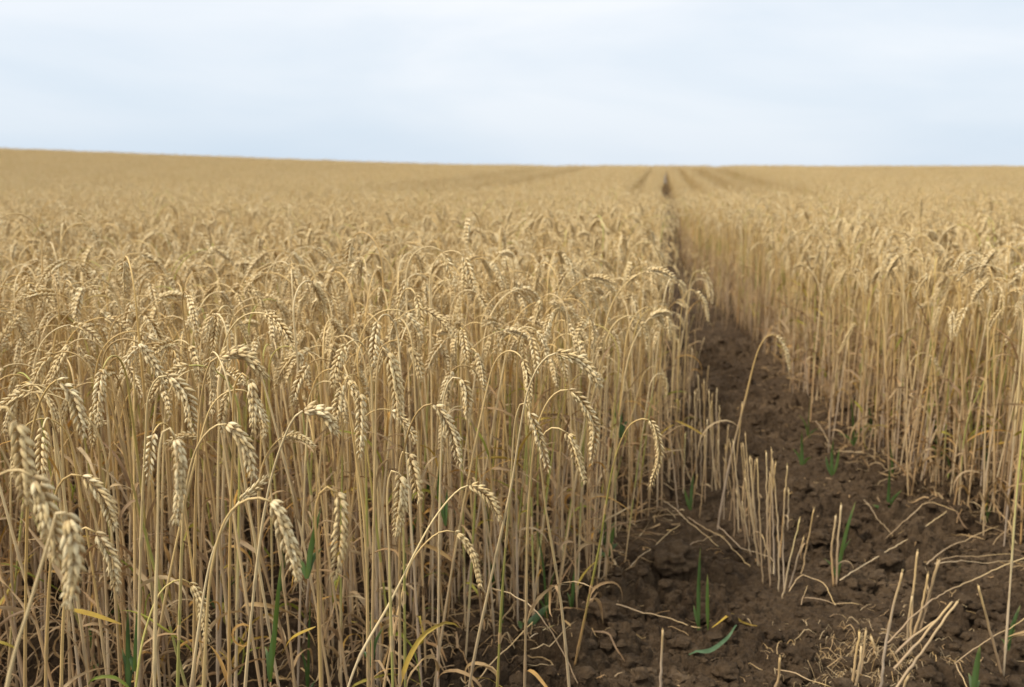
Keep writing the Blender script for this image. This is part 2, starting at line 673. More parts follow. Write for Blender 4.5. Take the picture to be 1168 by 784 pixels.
def stalk_curve(rng, height=None, hook=None, ds=0.01):
    """planar hooked stalk, bending toward +x; returns stem points and ear points"""
    Le = rng.uniform(0.070, 0.092)
    hk = hook if hook is not None else rng.choices(('tight', 'wide', 'flat', 'up'), (64, 27, 5, 4))[0]
    lean = rng.uniform(-.05, .13)
    if hk == 'tight':
        the, tht, ln = rng.uniform(2.15, 2.8), rng.uniform(2.85, 3.15), rng.uniform(.10, .15)
    elif hk == 'wide':
        the, tht, ln = rng.uniform(1.6, 2.2), rng.uniform(2.6, 3.05), rng.uniform(.15, .24)
    elif hk == 'flat':
        the, tht, ln = rng.uniform(.9, 1.3), rng.uniform(1.9, 2.5), rng.uniform(.14, .24)
    else:
        the, tht, ln = rng.uniform(.2, .5), rng.uniform(.6, 1.1), rng.uniform(.15, .22)
    top = height or rng.gauss(.705, .055)
    Ls = 0.62
    for _ in range(3):
        sn = Ls - ln
        ss = np.concatenate([np.arange(0, sn, .022), np.linspace(sn, Ls, max(8, int(ln / .01)))])
        th = np.where(ss < sn, lean * np.clip(ss / .5, .2, 1.5), 0)
        l0 = lean * np.clip(sn / .5, .2, 1.5)
        k = np.clip((ss - sn) / ln, 0, 1)
        th = np.where(ss >= sn, l0 + (the - l0) * k ** 1.7, th)
        dl = np.diff(ss)
        P = np.zeros((len(ss), 3))
        P[1:, 0] = np.cumsum(np.sin(th[:-1]) * dl)
        P[1:, 2] = np.cumsum(np.cos(th[:-1]) * dl)
        Ls += top - P[:, 2].max()
    sway, fr = rng.uniform(-.012, .012), rng.uniform(2, 4)
    P[:, 1] = sway * np.sin(ss * fr)
    ne = 22
    e = np.linspace(0, 1, ne)
    the_ = the + (tht - the) * e ** .8
    d = np.stack([np.sin(the_), np.full(ne, sway * 1.5), np.cos(the_)], -1)
    E = P[-1] + np.vstack([[0, 0, 0], np.cumsum(norm(d)[:-1], 0)]) * (Le / (ne - 1))
    return P, E, hk


def rotz(V, a):
    c, s = math.cos(a), math.sin(a)
    V = np.asarray(V)
    return np.stack([V[:, 0] * c - V[:, 1] * s, V[:, 0] * s + V[:, 1] * c, V[:, 2]], -1)


def point_on(P, h):
    i = int(np.argmin(np.abs(P[:max(3, len(P) * 2 // 3), 2] - P[0, 2] - h)))
    return P[i]


def stalk_parts(P, E, rng, lod=0, nleaf=None, leafkinds=None):
    st = stem_geo(P, rng, (7, 5, 4)[lod])
    er = Geo()
    build_ear(er, E, rng, lod)
    lv = []
    n = rng.choices((2, 3, 4, 5, 6), (2, 4, 4, 2, 1))[0] if nleaf is None else nleaf
    for k in range(n):
        h = rng.uniform(.03, .30) if rng.random() < .75 else rng.uniform(.25, .52)
        kd = rng.choices(('dry', 'curl', 'blade'), (5, 3, 2))[0]
        g = leaf_geo(point_on(P, h) - P[0] if False else point_on(P, h), rng.uniform(0, 6.28), rng, kd, 11 if lod == 0 else 7)
        lv.append(g)
    return st, er, lv


# ------------------------------------------------------------------ world and light
SUN_EL, SUN_AZ = rad(50), rad(248)     # compass-like: from behind the camera, a little to one side
w = bpy.data.worlds.new('World')
scene.world = w
w.use_nodes = True
nt = w.node_tree
nt.nodes.clear()
b = NB(nt)
sky = b.n('ShaderNodeTexSky', sky_type='NISHITA', sun_disc=False)
sky.sun_elevation = SUN_EL
sky.sun_rotation = SUN_AZ
sky.dust_density = 2.0
tc = b.n('ShaderNodeTexCoord')
mp = b.n('ShaderNodeMapping')
mp.inputs['Scale'].default_value = (1.0, 1.0, 4.2)
mp.inputs['Location'].default_value = (0.35, 0.0, 0.1)
b.l(tc.outputs['Generated'], mp.inputs[0])
cn = b.n('ShaderNodeTexNoise')
cn.inputs['Scale'].default_value = 2.2
cn.inputs['Detail'].default_value = 6
cn.inputs['Roughness'].default_value = 0.5
cn.inputs['Distortion'].default_value = 0.4
b.l(mp.outputs[0], cn.inputs['Vector'])
sep = b.n('ShaderNodeSeparateXYZ')
b.l(tc.outputs['Generated'], sep.inputs[0])
el = sep.outputs[2]
cloud0 = b.remap(cn.outputs['Fac'], 0.34, 0.64)
# a brighter thin place in the overcast, low over the field
dv = b.n('ShaderNodeVectorMath', operation='DISTANCE')
mq = b.n('ShaderNodeMapping')
mq.inputs['Scale'].default_value = (1.0, 1.0, 2.6)
b.l(tc.outputs['Generated'], mq.inputs[0])
b.l(mq.outputs[0], dv.inputs[0])
dv.inputs[1].default_value = (0.19, 0.98, 0.20)
gl = b.math('MULTIPLY', b.remap(dv.outputs['Value'], 0.55, 0.0), 0.6)
cloud = b.math('ADD', b.math('MULTIPLY', cloud0, 0.75), gl, clamp=True)
lift = b.remap(el, -0.02, 0.16)
cl = b.math('MULTIPLY', b.math('ADD', b.math('MULTIPLY', lift, 0.55), 0.45), b.math('ADD', b.math('MULTIPLY', cloud, 0.75), 0.25))
grey = b.mix(cl, (4.75, 5.8, 6.9), (7.55, 7.75, 8.05))
over = b.math('ADD', b.math('MULTIPLY', b.remap(el, 0.22, 1.0), 0.85), 1.0)
cm = b.n('ShaderNodeVectorMath', operation='SCALE')
b.l(grey, cm.inputs[0])
b.l(over, cm.inputs['Scale'])
mixc = b.mix(0.93, sky.outputs[0], cm.outputs[0])
bg = b.n('ShaderNodeBackground')
bg.inputs['Strength'].default_value = 0.1
b.l(mixc, bg.inputs[0])
wo = b.n('ShaderNodeOutputWorld')
b.l(bg.outputs[0], wo.inputs[0])

sd = bpy.data.lights.new('sun', 'SUN')
sd.energy = 2.8
sd.angle = rad(10)
sd.color = (1.0, 0.95, 0.87)
so = bpy.data.objects.new('sun', sd)
COL.objects.link(so)
# Nishita: rotation 0 has the sun toward +Y, growing clockwise seen from above
sdir = Vector((math.sin(SUN_AZ) * math.cos(SUN_EL), math.cos(SUN_AZ) * math.cos(SUN_EL), math.sin(SUN_EL)))
so.rotation_euler = sdir.to_track_quat('Z', 'Y').to_euler()
so.location = sdir * 60

# ------------------------------------------------------------------ ground sheet
def graded(segments):
    out = []
    for a, b_, n in segments:
        out += list(np.linspace(a, b_, n, endpoint=False))
    out.append(segments[-1][1])
    return np.array(out)


xs = graded([(-600, -60, 14), (-60, -8, 40), (-8, -1.2, 70), (-1.2, -0.35, 70), (-0.35, 1.9, 440), (1.9, 3, 60), (3, 8, 50), (8, 60, 40), (60, 600, 14)])
ys = graded([(-300, -5, 12), (-5, 1.0, 40), (1.0, 1.7, 40), (1.7, 3.3, 380), (3.3, 5.5, 230), (5.5, 9, 110), (9, 60, 90), (60, 200, 30), (200, 900, 12)])
GX, GY = np.meshgrid(xs, ys)
GZ = ground_z(GX, GY)
g = Geo()
nx, ny = len(xs), len(ys)
i = np.arange(ny - 1)[:, None] * nx + np.arange(nx - 1)[None, :]
F = np.stack([i, i + 1, i + nx + 1, i + nx], -1).reshape(-1, 4)
g.add(np.stack([GX, GY, GZ], -1).reshape(-1, 3), F, np.zeros((nx * ny, 3)))
ground = link('ground', g.mesh('ground', [M_SOIL], False))
tag(ground, 'bare dark brown cloddy soil under and between the wheat', 'soil', kind='structure')

# ------------------------------------------------------------------ hero stalks
def wheat_from_curve(label, P, E, rng, group, nleaf=None, ear_size=1.0, rnd=None):
    base = P[0].copy()
    root = bpy.data.objects.new('wheat_stalk', None)
    root.empty_display_size = 0.05
    COL.objects.link(root)
    root.location = base
    tag(root, label, 'wheat stalk', group)
    P, E = P - base, E - base
    er = Geo()
    build_ear(er, E, rng, 0, size=ear_size)
    link('stem', stem_geo(P, rng, 7, .0030 if 'leaning out over the bare track' in label else .0023, .0017 if 'leaning out' in label else .00125, rnd=rnd).mesh('stem', [M_STEM]), root)
    link('ear', er.mesh('ear', [M_EAR]), root)
    n = rng.choice((1, 2, 2, 3)) if nleaf is None else nleaf
    for k in range(n):
        h = rng.uniform(.04, .36)
        lg = leaf_geo(point_on(P, h), rng.uniform(0, 6.28), rng, rng.choice(('dry', 'dry', 'curl')))
        link('leaf', lg.mesh('leaf', [M_LEAF]), root)
    return root


def hero(label, stem_px, ear_px, ear_y, base_y=None, nleaf=None, ear_size=1.0):
    """stem_px from the ground end upward, ear_px from ear base to tip, in photo pixels"""
    rng = random.Random(hash(tuple(stem_px[0])) % 99991 + int(ear_y * 977))
    if base_y is None:
        p0 = at_ground(*stem_px[0])
        base_y = p0[1]
    allp = list(stem_px) + list(ear_px)
    L = np.concatenate([[0], np.cumsum([math.dist(a, c) for a, c in zip(allp, allp[1:])])])
    f = L / L[len(stem_px)]
    C = []
    for (px, py), q in zip(allp, f):
        Y = base_y + (ear_y - base_y) * min(1, q) + (q - 1) * 0.02 * (q > 1)
        C.append(at_y(px, py, Y))
    C = np.array(C)
    z0 = gz(C[0][0], C[0][1])
    if C[0][2] > z0 + .01:
        d = C[0] - C[1]
        k = (C[0][2] - z0)
        sl = d[:2] / max(1e-3, -d[2]) if d[2] < 0 else np.zeros(2)
        sl = np.clip(sl, -.25, .25)
        nb = np.array([C[0][0] + sl[0] * k * .7, C[0][1] + sl[1] * k * .7, 0])
        nb[2] = gz(nb[0], nb[1]) - .01
        C = np.vstack([nb, C])
        ns = len(stem_px) + 1
    else:
        C[0][2] = z0 - .01
        ns = len(stem_px)
    per = 16
    D = catmull(C, per)
    ke = ns * per          # ear base index on the spline
    P = resample(D[:ke + 1], .012)
    E = resample(D[ke:], .004)
    return wheat_from_curve(label, P, E, rng, 'wheat stalks', nleaf, ear_size)


HEROES = [
    ('pale plump ear hanging straight down at the very front corner of the crop', [(-52, 784), (-40, 560), (-18, 474), (4, 463)], [(16, 478), (27, 530), (30, 582)], .86, .88, 1.1),
    ('thick pale ear drooping across the two ears at the front corner of the crop', [(-70, 784), (-50, 620), (-12, 550), (18, 536)], [(36, 543), (56, 590), (66, 645)], .84, .9, 1.1),
    ('large ear hanging lowest at the front corner, on a blurred thick stem', [(8, 784), (34, 690), (58, 610), (68, 580)], [(75, 585), (84, 640), (77, 698)], .80, .80, 1.1),
    ('small ear on a tight low hook just behind the plump front ears', [(52, 784), (58, 640), (66, 556), (80, 542)], [(93, 543), (116, 565), (132, 604)], 1.10, 1.12, 1),
    ('short ear half hidden at knee height behind the lowest front ear', [(70, 784), (74, 680), (82, 616), (95, 602)], [(108, 607), (126, 635), (133, 674)], 1.12, 1.14, 1),
    ('straight hanging ear alone before a gap, its neck bent like a cane', [(176, 784), (180, 600), (183, 505), (190, 486)], [(200, 500), (205, 550), (200, 603)], 1.0, 1.0, 1),
    ('ear drooping from a long low arch above leaf litter at the stand front', [(232, 784), (243, 640), (262, 585), (285, 569)], [(308, 572), (326, 610), (341, 666)], 1.0, 1.02, 1.05),
    ('plump upright-hung ear with a short bent neck, the lowest tip of the stand front middle', [(366, 784), (362, 640), (361, 575), (370, 556)], [(384, 562), (388, 612), (381, 664)], 1.02, 1.02, 1.05),
    ('smallest ear of the front row, hanging low over dry leaf litter', [(155, 784), (167, 715), (186, 672), (205, 661)], [(216, 665), (230, 690), (237, 734)], 1.28, 1.2, .95),
    ('long ear bowed flat on a thick golden arch high in the stand', [(222, 640), (226, 500), (232, 440), (241, 412)], [(248, 408), (275, 404), (305, 432)], 1.22, 1.3, 1.1),
    ('ear hanging below the flat golden bowed ear', [(262, 640), (266, 500), (268, 440), (276, 426)], [(284, 432), (289, 460), (290, 494)], 1.3, 1.35, 1),
    ('ear arching over beside a straight hanging ear with paired golden stems', [(160, 640), (166, 500), (170, 450), (180, 431)], [(190, 429), (210, 448), (221, 493)], 1.3, 1.35, 1.05),
    ('ear with a frayed top nodding from a pale curved neck', [(30, 640), (36, 500), (45, 460), (56, 441)], [(64, 434), (82, 450), (97, 500)], 1.2, 1.3, 1.05),
    ('nodding ear on the broad arch between the golden arch and litter', [(205, 700), (212, 560), (226, 508), (244, 487)], [(258, 484), (278, 505), (290, 547)], 1.15, 1.2, 1.05),
    ('pale ear with a knobbly bowed back on a straight oblique stem', [(285, 720), (306, 560), (322, 505), (336, 476)], [(345, 469), (366, 470), (384, 494)], 1.2, 1.25, 1.1),
    ('ear pointing up out of the stand, tip to the sky', [(240, 640), (256, 600), (266, 582)], [(273, 572), (288, 560), (306, 543)], 1.25, 1.25, .9),
    ('vertical ear with spaced husks hanging in the middle of the stand', [(420, 760), (416, 600), (398, 450), (402, 434)], [(409, 445), (412, 482), (410, 524)], 1.3, 1.35, 1),
    ('short fat ear hanging low, tip among bare stems', [(448, 784), (444, 640), (443, 548), (448, 536)], [(455, 540), (457, 572), (451, 614)], 1.25, 1.25, 1),
    ('ear on a smooth wide arch with a second thin stem beneath', [(456, 784), (458, 560), (465, 495), (480, 466)], [(493, 461), (512, 485), (526, 535)], 1.3, 1.4, 1.05),
    ('tallest clear ear, golden and sickle shaped on a long slanting stem', [(535, 784), (560, 660), (582, 560), (604, 440), (620, 411)], [(634, 403), (662, 412), (686, 444)], 1.36, 1.5, 1.12),
    ('twin-bent ear trailing down on thin neck behind the golden sickle ear', [(600, 700), (604, 560), (615, 480), (632, 450)], [(648, 445), (676, 480), (674, 532)], 1.5, 1.6, 1),
    ('slanting ear with its tip against bare stems near the soil edge', [(572, 690), (582, 560), (590, 470), (597, 458)], [(603, 468), (615, 500), (627, 540)], 1.45, 1.55, 1),
    ('slim ear on a low rounded hook near the soil edge', [(640, 690), (620, 560), (618, 500), (630, 488)], [(645, 493), (658, 520), (668, 553)], 1.5, 1.6, .95),
    ('ear on the stem leaning far over the dark gap in the stand front', [(400, 775), (445, 687), (495, 592), (522, 560)], [(534, 554), (555, 565), (571, 594)], 1.42, 1.3, 1),
    ('ear bowed low over the dark bare soil in the stand front', [(438, 784), (456, 690), (470, 640), (500, 608)], [(518, 607), (538, 630), (549, 674)], 1.5, 1.45, .95),
    ('spiky dark-flecked ear at the end of the stem that stands alone on the soil', [(655, 782), (682, 632), (705, 512), (722, 482)], [(740, 479), (752, 515), (741, 558)], 1.75, 1.92, .95),
    ('broad ear hanging in a pair amid dense golden stems', [(425, 700), (428, 520), (432, 410), (438, 396)], [(442, 402), (452, 440), (456, 482)], 1.45, 1.5, 1.1),
    ('slim hooked ear on a hairpin neck above the wide arch', [(500, 700), (503, 520), (507, 450), (516, 431)], [(525, 432), (532, 450), (532, 478)], 1.5, 1.55, .95),
    ('weathered grey ear hidden behind the short fat ear', [(462, 760), (460, 600), (456, 528), (461, 514)], [(466, 518), (474, 545), (479, 575)], 1.4, 1.45, .95),
    ('single bowed stalk leaning out over the bare track beside the cut stubble', [(820, 594), (834, 520), (849, 460), (866, 397), (876, 383)], [(885, 383), (895, 398), (901, 424)], 2.75, None, .95),
    ('ear dangling from the crop edge over the track', [(770, 560), (774, 420), (779, 345), (786, 331)], [(793, 332), (803, 345), (808, 368)], 2.9, 3.1, 1),
    ('uppermost ear of the crop edge curling over the track', [(778, 540), (782, 400), (787, 325), (793, 310)], [(799, 309), (808, 322), (813, 348)], 3.1, 3.3, 1),
    ('ear nodding alone halfway up the stems across the track', [(1035, 590), (1034, 460), (1040, 412), (1050, 403)], [(1058, 404), (1068, 416), (1078, 434)], 3.0, 3.0, .9),
    ('ear tilted toward the soil at the rim of the crop across the track', [(945, 520), (950, 430), (958, 385), (968, 368)], [(973, 368), (966, 385), (956, 404)], 3.4, 3.5, .95),
    ('stalk with a green foot at the near corner of the crop across the track', [(1146, 752), (1152, 670), (1160, 560), (1174, 440), (1184, 400)], [(1190, 400), (1197, 420), (1200, 450)], 2.0, None, 1),
    ('slanting stalk with an ear crossing the stems across the track', [(1092, 596), (1104, 480), (1128, 425), (1143, 398)], [(1146, 392), (1154, 380), (1164, 363)], 2.8, 2.85, .9),
]
for hdef in HEROES:
    lab, sp, ep, ye, yb, sz = hdef
    hero(lab, sp, ep, ye, yb, None, sz)

# ------------------------------------------------------------------ the foremost other stalks: one prototype per shape, copied
HOOK_WORDS = {'tight': 'tightly hooked ear pointing straight down', 'wide': 'ear hanging from a wide arch', 'flat': 'ear held almost level', 'up': 'ear still held upright'}
protos = []
for k in range(30):
    rng = random.Random(300 + k)
    hk = ('tight', 'tight', 'wide', 'tight', 'tight', 'wide', 'tight', 'tight', 'flat')[k % 9] if k != 23 else 'up'
    P, E, hk = stalk_curve(rng, hook=hk)
    st, er, lv = stalk_parts(P, E, rng)
    protos.append((hk, st.mesh('stem', [M_STEM]), er.mesh('ear', [M_EAR]), [q.mesh('leaf', [M_LEAF]) for q in lv], (st, er, lv)))


def place_copy(k, x, y, az, sc, label, group):
    hk, ms, me_, ml, _ = protos[k]
    root = bpy.data.objects.new('wheat_stalk', None)
    root.empty_display_size = 0.05
    COL.objects.link(root)
    root.location = (x, y, gz(x, y) - .008)
    root.rotation_euler = (RNG.gauss(0, .065), RNG.gauss(0, .065), az)
    root.scale = (sc, sc, sc)
    tag(root, label, 'wheat stalk', group)
    link('stem', ms, root)
    link('ear', me_, root)
    for q in ml:
        link('leaf', q, root)


def scatter(xa, xb, ya, yb, dens, inside, rng):
    n = int((xb - xa) * (yb - ya) * dens)
    out = []
    for _ in range(n):
        x, y = rng.uniform(xa, xb), rng.uniform(ya, yb)
        if inside(x, y):
            out.append((x, y))
    return out


def in_left(x, y):
    return y > front_y(x) and x < left_edge(y) + RNG.gauss(0, .035)


def in_right(x, y):
    return x > right_edge(y) + RNG.gauss(0, .02) and y > 2.45 + .25 * max(0, 1.4 - x)


pts = []
rs = random.Random(77)
for (ya, yb, dn) in ((1.2, 1.7, 115), (1.7, 2.1, 240), (2.1, 2.6, 340), (2.6, 5.6, 320)):
    pts += [(x, y, 0) for x, y in scatter(-4.2, 1.2, ya, yb, dn, in_left, rs)]
pts += [(x, y, 1) for x, y in scatter(1.0, 4.6, 2.4, 5.6, 340, in_right, rs)]


def in_view(x, y, m=0.0):
    return abs(x) < (0.515 + m) * y


def keyd(p):
    x, y, s = p
    return math.hypot(x, y)


vis = sorted([p for p in pts if in_view(p[0], p[1])], key=keyd)
NIND = 300 - len(HEROES)
right_front = [p for p in vis if p[2] == 1][:45]
left_front = [p for p in vis if p[2] == 0][:NIND - len(right_front)]
ind = set(right_front + left_front)
for (x, y, s) in right_front + left_front:
    k = RNG.randrange(len(protos))
    hk = protos[k][0]
    where = 'in front rows across the track' if s else 'in crowded front rows'
    place_copy(k, x, y, RNG.uniform(0, 6.28), RNG.uniform(.9, 1.06), 'ripe stalk ' + where + ', ' + HOOK_WORDS[hk], 'wheat stalks ' + where + ', ' + hk + ' hook')

# ------------------------------------------------------------------ the rest of the crop
src = bpy.data.collections.new('wheat sources')     # not linked into the scene: only read by the crop


def src_obj(idx, geo):
    o = bpy.data.objects.new('wheat_source_%03d' % idx, geo.mesh('wheat', [M_STEM, M_EAR, M_LEAF]))
    src.objects.link(o)


for k, (hk, _, _, _, (st, er, lv)) in enumerate(protos):
    g = Geo()
    g.merge(st, 0)
    g.merge(er, 1)
    for q in lv:
        g.merge(q, 2)
    src_obj(k, g)
NP = len(protos)


def patch(seed, size, dens, lod, leaves):
    rng = random.Random(seed)
    g = Geo()
    n = int(size * size * dens)
    # jittered grid so that no holes open
    m = int(math.ceil(math.sqrt(n)))
    for a in range(m):
        for c in range(m):
            x = (a + rng.random()) / m * size - size / 2
            y = (c + rng.random()) / m * size - size / 2
            P, E, hk = stalk_curve(rng)
            az = rng.uniform(0, 6.28)
            off = np.array([x, y, 0])
            P = rotz(P[::2] if len(P) % 2 else np.vstack([P[:-1:2], P[-1:]]), az) + off
            E = rotz(E[::4], az) + off
            stem_geo(P, rng, 3 if lod else 4, .0020, .0013, 0, g)
            build_ear(g, E, rng, 2, 1, 1.05)
            for _ in range(leaves):
                leaf_geo(point_on(P, rng.uniform(.03, .42)), rng.uniform(0, 6.28), rng, rng.choice(('dry', 'curl', 'blade')), 6, g, 2)
    return g


for k in range(6):
    src_obj(NP + k, patch(900 + k, .5, 300, 0, 1))
for k in range(4):
    src_obj(NP + 6 + k, patch(950 + k, 1.0, 230, 1, 0))

V, IDX, ROT, SCL = [], [], [], []
for (x, y, s) in pts:
    if (x, y, s) in ind:
        continue
    V.append((x, y, 0.0))
    IDX.append(RNG.randrange(NP))
    ROT.append((RNG.gauss(0, .065), RNG.gauss(0, .065), RNG.uniform(0, 6.28)))
    q = RNG.uniform(.88, 1.07)
    if s == 0 and left_edge(y) - x < .14:
        q *= RNG.uniform(.7, 1)
    SCL.append((q, q, q))
TA = -math.atan(0.1507)


def add_patch(u, y, wx, wy, big):
    x = float(track_x(y)) + u
    if abs(x) > 0.53 * y + 3.5:
        return
    V.append((x, y, 0.0))
    IDX.append((NP + 6 + RNG.randrange(4)) if big else (NP + RNG.randrange(6)))
    ROT.append((0, 0, TA + (math.pi if RNG.random() < .5 else 0)))
    base = 1.0 if big else .5
    SCL.append((wx / base * 1.02 * RNG.choice((-1, 1)), wy / base * 1.04, RNG.uniform(.96, 1.04)))


# close range, patches of half a metre
y = 5.6 + .25
while y < 12:
    lo, hi = left_edge(y) - float(track_x(y)), right_edge(y) - float(track_x(y))
    k = 0
    while k < 24:
        add_patch(lo - .25 - .5 * k, y, .5, .5, False)
        add_patch(hi + .25 + .5 * k, y, .5, .5, False)
        k += 1
    y += .5
# farther: drill strips with narrow gaps where the rows part
LINES = [(-4.6, 1.1), (-3.2, .95), (-.58, .34), (0, .36), (.5, .34), (1.15, .64), (2.05, .95)]
y = 12.25
while y < 60:
    close = 0.08 if y > 42 else min(1.0, .5 + .5 * (y - 12) / 2.5)
    for (a, wa), (c, wc) in zip(LINES, LINES[1:]):
        sa, sc_ = [(close if q else min(1, max(.25, 1 - (y - 14) / 40 - (.4 if y > 46 else 0)))) for q in (a, c)]
        lo, hi = a + wa * sa / 2, c - wc * sc_ / 2
        n = max(1, round((hi - lo) / .5))
        for q in range(n):
            add_patch(lo + (q + .5) * (hi - lo) / n, y, (hi - lo) / n, .5, False)
    for k in range(6):
        add_patch(LINES[0][0] - .55 - .25 - .5 * k, y, .5, .5, False)
        add_patch(LINES[-1][0] + .475 + .25 + .5 * k, y, .5, .5, False)
    y += .5
y = 12.5
while y < 60:
    for k in range(45):
        add_patch(LINES[0][0] - .55 - 3 - .5 - k, y, 1, 1, True)
        add_patch(LINES[-1][0] + .475 + 3 + .5 + k, y, 1, 1, True)
    y += 1.0
# sparse, stunted stalks standing in the narrow track further off
for k in range(240):
    y = 6.2 + 40 * RNG.random() ** 1.6
    x = RNG.uniform(left_edge(y), right_edge(y))
    V.append((x, y, 0.0))
    IDX.append(RNG.randrange(NP))
    ROT.append((RNG.gauss(0, .12), RNG.gauss(0, .12), RNG.uniform(0, 6.28)))
    q = RNG.uniform(.3, .6)
    SCL.append((q, q, q))
V = np.array(V)
near = V[:, 1] < 5.6
V[:, 2] = macro(V[:, 0], V[:, 1])
V[near, 2] = ground_z(V[near, 0], V[near, 1]) - .008
me = bpy.data.meshes.new('wheat_crop')
me.vertices.add(len(V))
me.vertices.foreach_set('co', V.astype(np.float32).ravel())
a = me.attributes.new('idx', 'INT', 'POINT')
a.data.foreach_set('value', np.array(IDX, np.int32))
a = me.attributes.new('rot', 'FLOAT_VECTOR', 'POINT')
a.data.foreach_set('vector', np.array(ROT, np.float32).ravel())
a = me.attributes.new('scl', 'FLOAT_VECTOR', 'POINT')
a.data.foreach_set('vector', np.array(SCL, np.float32).ravel())
crop = link('wheat_crop', me)
tag(crop, 'dense ripe golden wheat filling the field up to the horizon', 'wheat crop', kind='stuff')
ng = bpy.data.node_groups.new('wheat crop', 'GeometryNodeTree')
ng.interface.new_socket('Geometry', in_out='INPUT', socket_type='NodeSocketGeometry')
ng.interface.new_socket('Geometry', in_out='OUTPUT', socket_type='NodeSocketGeometry')
gi, go = ng.nodes.new('NodeGroupInput'), ng.nodes.new('NodeGroupOutput')
ci = ng.nodes.new('GeometryNodeCollectionInfo')
ci.inputs['Collection'].default_value = src
ci.inputs['Separate Children'].default_value = True
ci.inputs['Reset Children'].default_value = True
iop = ng.nodes.new('GeometryNodeInstanceOnPoints')
iop.inputs['Pick Instance'].default_value = True


def named(nm, t):
    n = ng.nodes.new('GeometryNodeInputNamedAttribute')
    n.data_type = t
    n.inputs['Name'].default_value = nm
    return [o for o in n.outputs if o.enabled and o.name == 'Attribute'][0]


ng.links.new(gi.outputs[0], iop.inputs['Points'])
ng.links.new(ci.outputs[0], iop.inputs['Instance'])
ng.links.new(named('idx', 'INT'), iop.inputs['Instance Index'])
ng.links.new(named('rot', 'FLOAT_VECTOR'), iop.inputs['Rotation'])
ng.links.new(named('scl', 'FLOAT_VECTOR'), iop.inputs['Scale'])
ng.links.new(iop.outputs[0], go.inputs[0])
md = crop.modifiers.new('crop', 'NODES')
md.node_group = ng

# ------------------------------------------------------------------ stubble, loose straw, shoots, clods
def settle(P, gap, k=4):
    """lift a lying piece clear of the lumps it rests on, keeping it smooth"""
    P = P.copy()
    zz = np.max([ground_z(P[:, 0] + a, P[:, 1] + c) for a, c in ((0, 0), (.007, 0), (-.007, 0), (0, .007), (0, -.007))], 0) + gap
    for _ in range(k):
        z = np.maximum(P[:, 2], zz)
        z[1:-1] = .25 * z[:-2] + .5 * z[1:-1] + .25 * z[2:]
        P[:, 2] = np.maximum(z, zz) if _ == k - 1 else z
    z = P[:, 2]
    for _ in range(12):
        z[1:-1] = np.maximum(z[1:-1], .25 * z[:-2] + .5 * z[1:-1] + .25 * z[2:])
    return P


def straw_obj(name, pts3, r0, r1, label, cat, group, rng, grey=0.0, splay=True):
    base = np.array(pts3[0])
    P = resample(catmull(pts3, 8), .014)
    if name == 'loose_straw':      # stiff: rests on the higher lumps, part sunk in the others
        zz = ground_z(P[:, 0], P[:, 1])
        P[:, 2] += max(0, float(np.percentile(zz - P[:, 2], 72)))
        bend = .006 * np.sin(np.linspace(0, rng.uniform(3, 7), len(P)))
        P[:, 2] += np.abs(bend)
        base = P[0].copy()
    P = P - base
    g = Geo()
    n = len(P)
    f = np.linspace(0, 1, n)
    r = r0 + (r1 - r0) * f
    fl = np.full(n, grey)
    if n > 6:
        i = int(n * rng.uniform(.3, .6))
        r[i] *= 1.3
        fl[i] = min(1, grey + .6)
        r[i:] *= .92
    P[1:-1] += NPR.normal(0, .0007, (n - 2, 3))
    tube(g, P, r, 7, u=np.clip(.1 + f * .45, 0, 1), rnd=rng.random(), fl=fl)
    if splay:   # frayed cut end
        T = norm(P[-1] - P[-2])
        for k in range(3):
            d = norm(T + np.array([rng.uniform(-.4, .4) for _ in range(3)]))
            q = P[-1] + d * rng.uniform(.003, .008)
            ribbon(g, np.array([P[-1] - T * .002, q]), np.array([1, .4]), r[-1] * 1.4, rng.random(), fl=grey)
    if name == 'cut_stalk' and rng.random() < .5:      # torn sheath left on the stub
        q = P[int(n * rng.uniform(.15, .6))]
        leaf_geo(q, rng.uniform(0, 6.28), rng, rng.choice(('dry', 'curl')), 8, g, 1, rng.uniform(.03, .09), rng.uniform(.003, .006))
    o = link(name, g.mesh(name, [M_STEM, M_LEAF]), None, base)
    return tag(o, label, cat, group)


def stubble(bp, tp, label='cut wheat stalk standing in the row of stubble along the track', group='stubble row along the track', r=.0020, dy=0.0, grey=None, base_y=None):
    rng = random.Random(int(bp[0] * 13 + bp[1] * 7))
    B = at_ground(*bp) if base_y is None else at_y(*bp, base_y)
    B[2] = gz(B[0], B[1]) - .006
    T = at_y(tp[0], tp[1], B[1] + dy)
    T = T + np.array([rng.gauss(0, .009), rng.gauss(0, .012), rng.gauss(0, .018)])
    mid = (B + T) / 2 + np.array([rng.uniform(-.006, .006), rng.uniform(-.006, .006), 0])
    straw_obj('cut_stalk', [B, mid, T], r, r * .9, label, 'cut stalk', group, rng, rng.uniform(.05, .3) if grey is None else max(.05, grey))


